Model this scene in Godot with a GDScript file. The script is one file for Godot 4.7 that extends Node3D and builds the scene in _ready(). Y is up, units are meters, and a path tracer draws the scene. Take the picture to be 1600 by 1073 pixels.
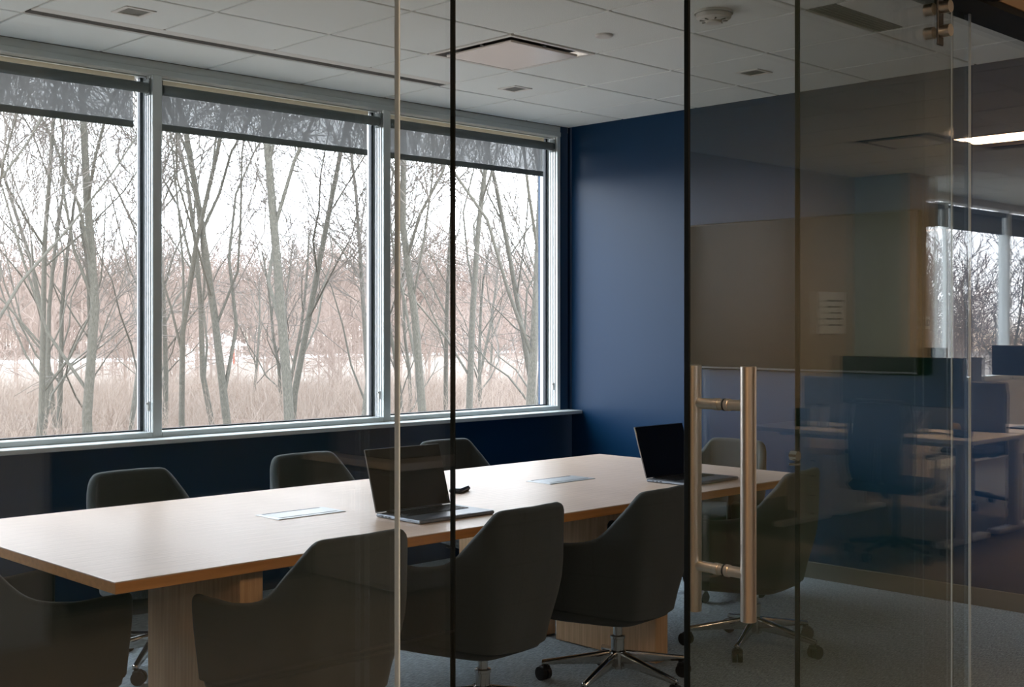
extends Node3D

const EYE := 1.475
const CEIL := 2.85
const TURN := 0.79565   # how far the camera is turned from the row of windows, radians
const TILE_X := 0.605
const TILE_Z := 0.61

var M := {}
var used := {}

# ------------------------------------------------------------------ mesh builder
class MB:
	var v := PackedVector3Array()
	var n := PackedVector3Array()
	var ix := PackedInt32Array()

	func tri(a: Vector3, b: Vector3, c: Vector3) -> void:   # counter-clockwise from outside
		var k := v.size()
		var nn := (b - a).cross(c - a).normalized()
		v.append(a); v.append(b); v.append(c)
		n.append(nn); n.append(nn); n.append(nn)
		ix.append(k); ix.append(k + 2); ix.append(k + 1)

	func quad(a: Vector3, b: Vector3, c: Vector3, d: Vector3) -> void:
		tri(a, b, c)
		tri(a, c, d)

	# box with centre c, size s and a small chamfer
	func box(c: Vector3, s: Vector3, r := 0.0, bs := Basis()) -> MB:
		var h := s * 0.5
		r = minf(r, minf(h.x, minf(h.y, h.z)) * 0.9)
		var P := func(sx: float, sy: float, sz: float, ax: int) -> Vector3:
			var p := Vector3(sx * (h.x - (0.0 if ax == 0 else r)), sy * (h.y - (0.0 if ax == 1 else r)), sz * (h.z - (0.0 if ax == 2 else r)))
			return c + bs * p
		var O := func(a: Vector3, b: Vector3, d: Vector3, e: Vector3) -> void:
			var nn := (b - a).cross(d - a)
			if nn.dot((a + b + d + e) * 0.25 - c) < 0.0:
				quad(a, e, d, b)
			else:
				quad(a, b, d, e)
		for s1 in [-1.0, 1.0]:
			O.call(P.call(s1, -1, -1, 0), P.call(s1, 1, -1, 0), P.call(s1, 1, 1, 0), P.call(s1, -1, 1, 0))
			O.call(P.call(-1, s1, -1, 1), P.call(1, s1, -1, 1), P.call(1, s1, 1, 1), P.call(-1, s1, 1, 1))
			O.call(P.call(-1, -1, s1, 2), P.call(1, -1, s1, 2), P.call(1, 1, s1, 2), P.call(-1, 1, s1, 2))
		if r > 0.0:
			for a in [-1.0, 1.0]:
				for b in [-1.0, 1.0]:
					O.call(P.call(a, b, -1, 0), P.call(a, b, 1, 0), P.call(a, b, 1, 1), P.call(a, b, -1, 1))
					O.call(P.call(a, -1, b, 0), P.call(a, 1, b, 0), P.call(a, 1, b, 2), P.call(a, -1, b, 2))
					O.call(P.call(-1, a, b, 1), P.call(1, a, b, 1), P.call(1, a, b, 2), P.call(-1, a, b, 2))
					for d in [-1.0, 1.0]:
						var p0: Vector3 = P.call(a, b, d, 0)
						var p1: Vector3 = P.call(a, b, d, 1)
						var p2: Vector3 = P.call(a, b, d, 2)
						if (p1 - p0).cross(p2 - p0).dot(p0 + p1 + p2 - c * 3.0) < 0.0:
							tri(p0, p2, p1)
						else:
							tri(p0, p1, p2)
		return self

	# box between two corners
	func bar(a: Vector3, b: Vector3, r := 0.0) -> MB:
		return box((a + b) * 0.5, (b - a).abs(), r)

	# smooth surface through rows of points
	func grid(rows: Array, flip := false) -> MB:
		var k := v.size()
		var w: int = rows[0].size()
		var hh := rows.size()
		var acc := PackedVector3Array()
		acc.resize(w * hh)
		var at := {}
		var same := PackedInt32Array()
		same.resize(w * hh)
		for j in hh:
			for i in w:
				v.append(rows[j][i])
				var key := Vector3i((rows[j][i] * 20000.0).round())
				if not at.has(key):
					at[key] = j * w + i
				same[j * w + i] = at[key]
		for j in hh - 1:
			for i in w - 1:
				var q := [j * w + i, j * w + i + 1, (j + 1) * w + i + 1, (j + 1) * w + i]
				if flip:
					q = [q[0], q[3], q[2], q[1]]
				for t in [[0, 1, 2], [0, 2, 3]]:
					var a: int = q[t[0]]
					var b: int = q[t[1]]
					var c: int = q[t[2]]
					var nn := (v[k + b] - v[k + a]).cross(v[k + c] - v[k + a])
					acc[same[a]] += nn; acc[same[b]] += nn; acc[same[c]] += nn
					ix.append(k + a); ix.append(k + c); ix.append(k + b)
		for i in w * hh:
			n.append(acc[same[i]].normalized())
		return self

	# round bar along points; radii one per point
	func tube(pts: Array, radii: Array, sides := 8, caps := true) -> MB:
		var d0: Vector3 = (pts[1] - pts[0]).normalized()
		var up := Vector3.UP if absf(d0.y) < 0.9 else Vector3.RIGHT
		var x := d0.cross(up).normalized()
		var k := v.size()
		for i in pts.size():
			var d: Vector3 = (pts[mini(i + 1, pts.size() - 1)] - pts[maxi(i - 1, 0)]).normalized()
			x = (x - d * x.dot(d)).normalized()
			var y := d.cross(x)
			for s in sides:
				var a := TAU * s / sides
				var o := x * cos(a) + y * sin(a)
				v.append(pts[i] + o * radii[i])
				n.append(o)
		for i in pts.size() - 1:
			for s in sides:
				var a := k + i * sides + s
				var b := k + i * sides + (s + 1) % sides
				ix.append(a); ix.append(b + sides); ix.append(b)
				ix.append(a); ix.append(a + sides); ix.append(b + sides)
		if caps:
			for e in [0, pts.size() - 1]:
				var ring := []
				for s in sides:
					ring.append(v[k + e * sides + s])
				for s in range(1, sides - 1):
					if e == 0:
						tri(ring[0], ring[s + 1], ring[s])
					else:
						tri(ring[0], ring[s], ring[s + 1])
		return self

	# profile of (radius, height) turned round the y axis
	func lathe(profile: Array, xf := Transform3D(), segs := 24) -> MB:
		for j in profile.size() - 1:
			var rows := []
			for s in segs + 1:
				var a := TAU * s / segs
				var row := PackedVector3Array()
				for p in [profile[j], profile[j + 1]]:
					row.append(xf * Vector3(cos(a) * p.x, p.y, sin(a) * p.x))
				rows.append(row)
			grid(rows, false)
		return self

	# closed outline lofted through rings, capped with a fan at both ends
	func loft(rings: Array, cap0 := true, cap1 := true) -> MB:
		var rows := []
		for r in rings:
			var row := PackedVector3Array(r)
			row.append(r[0])
			rows.append(row)
		if cap0:
			rows.push_front(_centre(rings[0]))
		if cap1:
			rows.push_back(_centre(rings[-1]))
		return grid(rows, true)

	func _centre(r: PackedVector3Array) -> PackedVector3Array:
		var c := Vector3()
		for p in r:
			c += p / r.size()
		var out := PackedVector3Array()
		out.resize(r.size() + 1)
		out.fill(c)
		return out

	# flat outline in the xy plane, pushed out along z, then placed
	func prism(poly: PackedVector2Array, z0: float, z1: float, xf := Transform3D()) -> MB:
		if Geometry2D.is_polygon_clockwise(poly):
			poly.reverse()
		var t := Geometry2D.triangulate_polygon(poly)
		for i in range(0, t.size(), 3):
			var a := poly[t[i]]
			var b := poly[t[i + 1]]
			var c := poly[t[i + 2]]
			if (b - a).cross(c - a) < 0.0:
				var q := b
				b = c
				c = q
			tri(xf * Vector3(a.x, a.y, z1), xf * Vector3(b.x, b.y, z1), xf * Vector3(c.x, c.y, z1))
			tri(xf * Vector3(a.x, a.y, z0), xf * Vector3(c.x, c.y, z0), xf * Vector3(b.x, b.y, z0))
		for i in poly.size():
			var a := poly[i]
			var b := poly[(i + 1) % poly.size()]
			quad(xf * Vector3(a.x, a.y, z0), xf * Vector3(b.x, b.y, z0), xf * Vector3(b.x, b.y, z1), xf * Vector3(a.x, a.y, z1))
		return self

	func mesh() -> ArrayMesh:
		var a := []
		a.resize(Mesh.ARRAY_MAX)
		a[Mesh.ARRAY_VERTEX] = v
		a[Mesh.ARRAY_NORMAL] = n
		a[Mesh.ARRAY_INDEX] = ix
		var m := ArrayMesh.new()
		m.add_surface_from_arrays(Mesh.PRIMITIVE_TRIANGLES, a)
		return m

# ------------------------------------------------------------------ naming
func numbered(called: String) -> String:
	used[called] = used.get(called, -1) + 1
	return called if used[called] == 0 else "%s_%03d" % [called, used[called]]

func tag(o: Node3D, label: String, category: String, group := "", kind := "") -> void:
	if label: o.set_meta("label", label)
	if category: o.set_meta("category", category)
	if group: o.set_meta("group", group)
	if kind: o.set_meta("kind", kind)

func thing(called: String, label: String, category: String, at := Vector3.ZERO, turn := 0.0, group := "", kind := "") -> Node3D:
	var o := Node3D.new()
	o.name = numbered(called)
	add_child(o)
	o.position = at
	o.rotation.y = turn
	tag(o, label, category, group, kind)
	return o

func part(called: String, b, m: Material, parent: Node3D, label := "") -> MeshInstance3D:
	var o := MeshInstance3D.new()
	o.name = called
	o.mesh = b.mesh() if b is MB else b
	o.material_override = m
	parent.add_child(o, true)
	if label: o.set_meta("label", label)
	return o

func solo(called: String, b, m: Material, label: String, category: String, group := "", kind := "") -> MeshInstance3D:
	var o := MeshInstance3D.new()
	o.name = numbered(called)
	o.mesh = b.mesh() if b is MB else b
	o.material_override = m
	add_child(o)
	tag(o, label, category, group, kind)
	return o

func copy(src: Node3D, called: String, at: Vector3, turn: float, label: String, group := "") -> Node3D:
	var c: Node3D = src.duplicate()
	c.name = numbered(called)
	add_child(c)
	c.position = at
	c.rotation.y = turn
	c.set_meta("label", label)
	if group: c.set_meta("group", group)
	return c

# ------------------------------------------------------------------ materials
func noise_tex(freq: float, octaves: int, lo: Color, hi: Color, sd: int, size := 512, normal := false, bump := 4.0) -> NoiseTexture2D:
	var f := FastNoiseLite.new()
	f.seed = sd
	f.frequency = freq
	f.fractal_octaves = octaves
	var t := NoiseTexture2D.new()
	t.width = size
	t.height = size
	t.seamless = true
	t.noise = f
	if normal:
		t.as_normal_map = true
		t.bump_strength = bump
	else:
		var g := Gradient.new()
		g.set_color(0, lo)
		g.set_color(1, hi)
		t.color_ramp = g
	return t

func mat(called: String, c: Color, rough: float, metal := 0.0) -> StandardMaterial3D:
	var m := StandardMaterial3D.new()
	m.resource_name = called
	m.albedo_color = c
	m.roughness = rough
	m.metallic = metal
	M[called] = m
	return m

func rgb(r: int, g: int, b: int) -> Color:
	return Color8(r, g, b)

func grain(m: StandardMaterial3D, tex: Texture2D, scale: Vector3, world := false) -> void:
	m.albedo_texture = tex
	m.uv1_triplanar = true
	m.uv1_world_triplanar = world
	m.uv1_scale = scale

func materials() -> void:
	var nv := mat("navy_paint", rgb(9, 48, 80), 0.36)
	nv.metallic_specular = 0.34
	mat("beige_paint", rgb(178, 164, 142), 0.7)
	mat("left_paint", rgb(112, 102, 88), 0.7)
	mat("nib_paint", rgb(124, 130, 136), 0.7)
	mat("white_paint", rgb(205, 205, 200), 0.7)
	mat("bulkhead_paint", rgb(176, 146, 112), 0.6)
	mat("column_paint", rgb(168, 194, 204), 0.7)
	mat("dark_paint", rgb(26, 30, 36), 0.8)
	mat("rubber_base", rgb(92, 92, 84), 0.55)
	mat("groove_black", rgb(8, 10, 14), 0.8)
	var tl := mat("ceiling_tile", rgb(236, 243, 242), 0.9)
	grain(tl, noise_tex(0.08, 3, rgb(235, 235, 235), rgb(255, 255, 255), 3), Vector3(4, 4, 4), true)
	mat("ceiling_grid", rgb(205, 203, 198), 0.6)
	mat("ceiling_back", rgb(90, 90, 86), 0.9)
	mat("white_metal", rgb(214, 214, 210), 0.45)
	mat("grille_grey", rgb(96, 98, 94), 0.6)
	mat("slot_black", rgb(14, 17, 18), 0.7)
	mat("plaque", rgb(232, 226, 222), 0.25)
	mat("aluminium", rgb(206, 214, 214), 0.4, 0.2)
	mat("frame_side", rgb(208, 212, 216), 0.4, 0.2)
	mat("gasket", rgb(24, 32, 42), 0.5)
	var cl := mat("cream_liner", rgb(226, 218, 204), 0.8)
	cl.backlight_enabled = true
	cl.backlight = Color(0.8, 0.78, 0.72)
	mat("blind_dark", rgb(104, 112, 112), 0.7)
	var bf := mat("blind_fabric", Color8(110, 113, 116, 197), 0.9)
	bf.backlight_enabled = true
	bf.backlight = Color(0.54, 0.545, 0.545)
	bf.transparency = BaseMaterial3D.TRANSPARENCY_ALPHA
	var ca := mat("carpet", rgb(204, 222, 230), 0.95)
	grain(ca, noise_tex(0.05, 4, rgb(150, 150, 150), rgb(255, 255, 255), 5), Vector3(0.9, 3.0, 6.0), true)
	ca.normal_enabled = true
	ca.normal_texture = noise_tex(0.09, 3, Color.BLACK, Color.WHITE, 6, 512, true, 10.0)
	var co := mat("carpet_dark", rgb(122, 114, 104), 0.95)
	grain(co, noise_tex(0.05, 4, rgb(185, 185, 185), rgb(255, 255, 255), 15), Vector3(0.9, 3.0, 5.0), true)
	var wd := mat("oak_top", rgb(236, 214, 196), 0.32)
	var wtex := noise_tex(0.012, 5, rgb(218, 212, 205), rgb(255, 255, 255), 8)
	grain(wd, wtex, Vector3(0.45, 13.0, 13.0))
	var wv := mat("oak_upright", rgb(220, 184, 144), 0.5)
	grain(wv, wtex, Vector3(9.0, 0.4, 9.0))
	var we := mat("oak_edge", rgb(205, 148, 86), 0.5)
	grain(we, wtex, Vector3(0.35, 6.0, 6.0))
	var fb := mat("chair_fabric", rgb(66, 77, 79), 0.92)
	var ft := noise_tex(0.16, 2, rgb(150, 150, 150), rgb(255, 255, 255), 11)
	grain(fb, ft, Vector3(7, 7, 7))
	fb.rim_enabled = true
	fb.rim = 0.7
	fb.rim_tint = 0.4
	fb.normal_enabled = true
	fb.normal_texture = noise_tex(0.16, 2, Color.BLACK, Color.WHITE, 11, 512, true, 5.0)
	mat("chrome", rgb(214, 212, 208), 0.12, 1.0)
	mat("brushed_steel", rgb(212, 204, 194), 0.34, 1.0)
	mat("black_plastic", rgb(20, 21, 22), 0.45)
	mat("laptop_metal", rgb(120, 126, 134), 0.35, 0.8)
	mat("laptop_keys", rgb(18, 18, 20), 0.5)
	mat("screen_glass", rgb(6, 7, 8), 0.07)
	var ts := mat("tv_glass", rgb(5, 6, 7), 0.16)
	ts.metallic_specular = 0.22
	mat("trackpad", rgb(96, 102, 110), 0.3, 0.6)
	mat("grommet_metal", rgb(196, 200, 204), 0.35, 0.5)
	mat("desk_white", rgb(208, 204, 196), 0.5)
	mat("panel_grey", rgb(120, 122, 124), 0.9)
	mat("mesh_black", rgb(22, 26, 30), 0.8)
	mat("cup_silver", rgb(206, 208, 208), 0.25, 0.7)
	mat("paper_blue", rgb(176, 190, 214), 0.8)
	mat("yellow_plastic", rgb(220, 170, 40), 0.5)
	for g in [["pane_clear", Color(0.2, 0.34, 0.3, 0.012)], ["pane_tinted", Color(0.10, 0.25, 0.17, 0.105)], ["pane_window", Color(0.1, 0.12, 0.12, 0.01)]]:
		var m := mat(g[0], g[1], 0.0)
		m.transparency = BaseMaterial3D.TRANSPARENCY_ALPHA
	var ed := mat("edge_dark", rgb(7, 13, 13), 0.5)
	ed.metallic_specular = 0.25
	mat("edge_pale", rgb(196, 212, 222), 0.45)
	var lamp := mat("lamp_diffuser", rgb(250, 240, 225), 0.6)
	lamp.emission_enabled = true
	lamp.emission = Color(1.0, 0.86, 0.72)
	lamp.emission_energy_multiplier = 8.0
	mat("lamp_side", rgb(210, 196, 180), 0.6)
	# outside
	var bk := mat("bark", rgb(112, 109, 100), 0.95)
	grain(bk, noise_tex(0.04, 3, rgb(150, 150, 148), rgb(255, 255, 255), 21), Vector3(2.0, 0.5, 2.0))
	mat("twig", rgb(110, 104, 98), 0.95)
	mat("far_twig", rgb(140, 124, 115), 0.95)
	mat("brush_pale", rgb(152, 138, 127), 0.95)
	mat("brush_brown", rgb(128, 110, 98), 0.95)
	var gr := mat("leaf_litter", rgb(152, 143, 135), 1.0)
	grain(gr, noise_tex(0.02, 4, rgb(170, 160, 150), rgb(255, 255, 255), 31), Vector3(0.08, 0.08, 0.08), true)
	mat("pale_road", rgb(226, 224, 220), 0.9)
	mat("house_white", rgb(232, 226, 222), 0.8)
	mat("house_roof", rgb(150, 140, 140), 0.8)
	mat("house_glass", rgb(90, 92, 98), 0.2)
	mat("house_door", rgb(172, 92, 70), 0.7)
	mat("facade_panel", rgb(150, 150, 148), 0.7)

# ------------------------------------------------------------------ setup
func setup() -> void:
	var cam := Camera3D.new()
	cam.name = "camera"
	cam.projection = Camera3D.PROJECTION_FRUSTUM
	cam.keep_aspect = Camera3D.KEEP_HEIGHT
	cam.near = 0.05
	cam.far = 900.0
	cam.size = 2.0 * 0.05 * 536.5 / 1949.6
	cam.frustum_offset = Vector2(0, -0.05 * 28.0 / 1949.6)
	cam.position = Vector3(0, EYE, 0)
	cam.rotation = Vector3(0, -(PI / 2 - TURN), 0)
	add_child(cam)
	cam.current = true
	var sky := ProceduralSkyMaterial.new()
	sky.sky_top_color = Color(0.92, 0.96, 1.0)
	sky.sky_horizon_color = Color(0.945, 0.972, 1.0)
	sky.ground_bottom_color = Color(0.5, 0.46, 0.42)
	sky.ground_horizon_color = Color(0.6, 0.56, 0.52)
	sky.sun_angle_max = 0.0
	var e := Environment.new()
	e.background_mode = Environment.BG_SKY
	e.sky = Sky.new()
	e.sky.sky_material = sky
	e.background_energy_multiplier = 6.8
	e.tonemap_mode = Environment.TONE_MAPPER_LINEAR
	e.tonemap_exposure = 1.42
	e.sdfgi_enabled = true
	e.ssao_enabled = true
	e.ssil_enabled = true
	var w := WorldEnvironment.new()
	w.name = "world"
	w.environment = e
	add_child(w)

# ------------------------------------------------------------------ building shell
func struct(called: String, b, m: Material, label: String, category: String) -> MeshInstance3D:
	return solo(called, b, m, label, category, "", "structure")

func tiles(ceiling: Node3D, xs: Array, zs: Array, skip: Callable) -> void:
	var shared := {}
	var bars := MB.new()
	for i in xs.size() - 1:
		for j in zs.size() - 1:
			var a := Vector3(xs[i] + 0.007, CEIL, zs[j] + 0.007)
			var b := Vector3(xs[i + 1] - 0.007, CEIL + 0.016, zs[j + 1] - 0.007)
			var c := (a + b) * 0.5
			if skip.call(c):
				continue
			var key := Vector2i(((b - a) * 1000.0).x, ((b - a) * 1000.0).z)
			if not shared.has(key):
				shared[key] = MB.new().box(Vector3(), b - a, 0.003).mesh()
			var t := part("ceiling_tile", shared[key], M.ceiling_tile, ceiling)
			t.position = c
	for x in xs:
		bars.bar(Vector3(x - 0.011, CEIL + 0.007, zs[0]), Vector3(x + 0.011, CEIL + 0.02, zs[-1]))
	for z in zs:
		bars.bar(Vector3(xs[0], CEIL + 0.0075, z - 0.011), Vector3(xs[-1], CEIL + 0.02, z + 0.011))
	part("grid", bars, M.ceiling_grid, ceiling, "white metal T-bar grid between the tiles")

func shell() -> void:
	# meeting room
	struct("floor", MB.new().bar(Vector3(0.0, -0.2, -5.93), Vector3(6.40, 0, -1.53)), M.carpet, "blue grey ribbed carpet under the meeting table", "floor")
	var fo := struct("floor", MB.new().bar(Vector3(-4, -0.2, -1.53), Vector3(20, 0, 3.1)), M.carpet_dark, "dark brown grey carpet of the open office outside the glass", "floor")
	part("transition_strip", MB.new().bar(Vector3(-4, 0, 1.40), Vector3(6.0, 0.006, 1.43), 0.002), M.brushed_steel, fo)
	var ce := struct("ceiling", MB.new().bar(Vector3(0.0, CEIL + 0.021, -6.05), Vector3(6.40, CEIL + 0.22, -1.47)), M.ceiling_back, "white acoustic tile ceiling of the meeting room", "ceiling")
	var xs := [0.0]
	var x := 4.12 - 6 * TILE_X
	while x < 6.36:
		xs.append(x)
		x += TILE_X
	xs.append(6.362)
	var zs := [-5.93]
	for z in [5.43, 4.82, 4.21, 3.60, 2.99, 2.38, 1.77]:
		zs.append(-z)
	zs.append(-1.60)
	tiles(ce, xs, zs, func(c: Vector3) -> bool:
		return (c.x > 4.12 and c.x < 4.72 and c.z > -4.82 and c.z < -4.21) or (c.x > 2.31 and c.x < 4.72 and c.z > -5.43 and c.z < -4.82) or (c.x > 4.73 and c.x < 5.32 and c.z < -2.38 and c.z > -2.99))
	# cut tiles beside the slot diffuser and the return grille
	for i in 4:
		var x0 := 2.305 + i * TILE_X
		part("ceiling_tile", MB.new().bar(Vector3(x0 + 0.007, CEIL, -5.285), Vector3(x0 + TILE_X - 0.007, CEIL + 0.016, -4.827), 0.003), M.ceiling_tile, ce)
	part("ceiling_tile", MB.new().bar(Vector3(4.732, CEIL, -2.845), Vector3(5.323, CEIL + 0.016, -2.387), 0.003), M.ceiling_tile, ce)
	# blue wall, left wall, bulkhead over the glass
	struct("wall_right", MB.new().bar(Vector3(6.362, -0.2, -5.9), Vector3(6.52, 3.05, -1.46)), M.navy_paint, "navy blue painted end wall of the meeting room", "wall")
	struct("baseboard_right", MB.new().bar(Vector3(6.348, 0, -5.84), Vector3(6.362, 0.095, -1.60), 0.003), M.rubber_base, "grey rubber skirting along the foot of the navy wall", "skirting")
	struct("wall_left", MB.new().bar(Vector3(-0.15, -0.2, -6.2), Vector3(0.0, 3.05, -1.46)), M.left_paint, "taupe wall closing the meeting room beyond the left edge of the frame", "wall")
	struct("wall_bulkhead", MB.new().bar(Vector3(0, 2.337, -1.60), Vector3(6.362, 3.05, -1.46)), M.bulkhead_paint, "beige bulkhead over the glass partition", "wall")
	struct("trim_1", MB.new().bar(Vector3(0, 2.318, -1.585), Vector3(6.362, 2.337, -1.465)), M.edge_dark, "dark metal head channel holding the glass under the bulkhead", "channel")
	struct("trim_2", MB.new().bar(Vector3(2.41, 0, -1.565), Vector3(6.362, 0.012, -1.525)), M.edge_dark, "dark metal floor channel under the right fixed glass", "channel")
	struct("trim_3", MB.new().bar(Vector3(0, 0, -1.565), Vector3(1.377, 0.012, -1.525)), M.edge_dark, "dark metal floor channel under the left fixed glass", "channel")
	# wall round the row of windows
	var wl := struct("wall_window", MB.new().bar(Vector3(-0.15, -4.05, -6.15), Vector3(6.52, 0.868, -5.93)), M.navy_paint, "navy painted wall under the row of windows", "wall")
	part("pier", MB.new().bar(Vector3(6.285, 0.868, -6.15), Vector3(6.352, 2.85, -5.93)), M.navy_paint, wl)
	part("pier", MB.new().bar(Vector3(6.376, 0.868, -6.15), Vector3(6.52, 3.05, -5.93)), M.navy_paint, wl)
	part("shadow_gap", MB.new().bar(Vector3(6.345, 0.868, -6.15), Vector3(6.40, 2.85, -5.96)), M.groove_black, wl)
	part("pier", MB.new().bar(Vector3(0.0, 0.868, -6.15), Vector3(0.15, 2.85, -5.93)), M.navy_paint, wl)
	part("lintel", MB.new().bar(Vector3(0.0, 2.85, -6.2), Vector3(6.52, 3.05, -6.05)), M.facade_panel, wl)
	# window sill and head
	struct("trim_4", MB.new().bar(Vector3(0, 0.869, -5.96), Vector3(6.362, 0.893, -5.80), 0.003), M.aluminium, "grey metal window sill over the navy wall", "sill")
	var hd := struct("trim_5", MB.new().bar(Vector3(0, 2.779, -6.10), Vector3(6.285, 2.812, -5.93), 0.003), M.aluminium, "grey metal head trim between windows and ceiling", "trim")
	part("upper_band", MB.new().bar(Vector3(0, 2.812, -6.10), Vector3(6.362, 2.85, -5.938)), M.aluminium, hd)
	# windows
	var mx := [0.15, 1.675, 3.20, 4.725, 6.25]
	for k in 4:
		window(k, mx[k] + (0.054 if k else 0.0), mx[k + 1])
	# open office
	var oc := struct("ceiling", MB.new().bar(Vector3(-4, CEIL + 0.021, -1.47), Vector3(20, CEIL + 0.2, 3.2)), M.ceiling_back, "acoustic tile ceiling of the open office, seen mirrored in the glass", "ceiling")
	var oxs := []
	x = 4.12 - 13 * TILE_X
	while x < 19.9:
		oxs.append(x)
		x += TILE_X
	var ozs := [-1.46, -1.16, -0.55, 0.06, 0.67, 1.28, 1.89, 2.50, 3.07]
	tiles(oc, oxs, ozs, func(c: Vector3) -> bool:
		for f in FIX:
			if absf(c.x - f.x) < 0.32 and absf(c.z - f.y) < 0.62: return true
		return absf(c.x - 8.66) < 0.31 and c.z > 1.28 and c.z < 1.89)
	struct("wall_office_left", MB.new().bar(Vector3(-4.15, -0.2, -1.6), Vector3(-4, 3.05, 3.22)), M.beige_paint, "beige wall at the left end of the open office", "wall")
	struct("wall_office_right", MB.new().bar(Vector3(20, -0.2, -1.6), Vector3(20.15, 3.05, 3.22)), M.beige_paint, "beige wall at the right end of the open office", "wall")
	struct("wall_corridor_left", MB.new().bar(Vector3(-4, -0.2, -1.6), Vector3(-0.15, 3.05, -1.46)), M.beige_paint, "beige corridor wall left of the glass partition", "wall")
	struct("wall_corridor_right", MB.new().bar(Vector3(6.52, -0.2, -1.6), Vector3(20, 3.05, -1.46)), M.beige_paint, "beige corridor wall right of the glass partition", "wall")
	struct("wall_facade", MB.new().bar(Vector3(5.2, -4.05, 3.07), Vector3(10.9, 3.05, 3.22)), M.beige_paint, "beige outer wall of the open office beside the column", "wall")
	struct("wall_facade_dark", MB.new().bar(Vector3(2.51, -4.05, 3.07), Vector3(5.2, 3.05, 3.22)), M.dark_paint, "dark painted stretch of the open office outer wall", "wall")
	struct("wall_nib", MB.new().bar(Vector3(-4, -4.05, 2.60), Vector3(2.51, 3.05, 3.22)), M.nib_paint, "grey wall standing forward behind the photographer", "wall")
	var fs := struct("wall_facade_sill", MB.new().bar(Vector3(10.9, -4.05, 3.07), Vector3(20, 0.868, 3.22)), M.white_paint, "low wall under the open office windows", "wall")
	part("lintel", MB.new().bar(Vector3(10.9, 2.78, 3.07), Vector3(20, 3.05, 3.22)), M.white_paint, fs)
	var cl := struct("wall_column", MB.new().bar(Vector3(10.40, 0, 2.52), Vector3(10.92, CEIL + 0.02, 3.07), 0.004), M.column_paint, "square column beside the open office windows, seen mirrored in the glass", "column")
	part("beige_face", MB.new().bar(Vector3(10.402, 0, 2.515), Vector3(10.918, CEIL, 2.52)), M.beige_paint, cl)
	var sw := part("light_switch", MB.new().box(Vector3(10.72, 1.50, 2.512), Vector3(0.07, 0.115, 0.008), 0.002), M.white_metal, cl)
	part("rocker", MB.new().box(Vector3(10.705, 1.50, 2.507), Vector3(0.018, 0.06, 0.006), 0.001), M.grille_grey, sw)
	part("rocker", MB.new().box(Vector3(10.735, 1.50, 2.507), Vector3(0.018, 0.06, 0.006), 0.001), M.grille_grey, sw)
	var nb := thing("notice_board", "white notice with dark lines on the beige wall, mirrored in the door glass", "notice", Vector3(10.0, 1.59, 3.06))
	part("board", MB.new().box(Vector3(0, 0, 0), Vector3(0.44, 0.38, 0.015), 0.003), M.white_metal, nb)
	for i in 5:
		part("line", MB.new().box(Vector3(0.04 - 0.02 * (i % 2), 0.11 - i * 0.055, -0.0085), Vector3(0.28 - 0.05 * (i % 3), 0.014, 0.002)), M.grille_grey, nb)
	for k in 6:
		office_window(k, 10.92 + k * 1.525)

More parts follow.
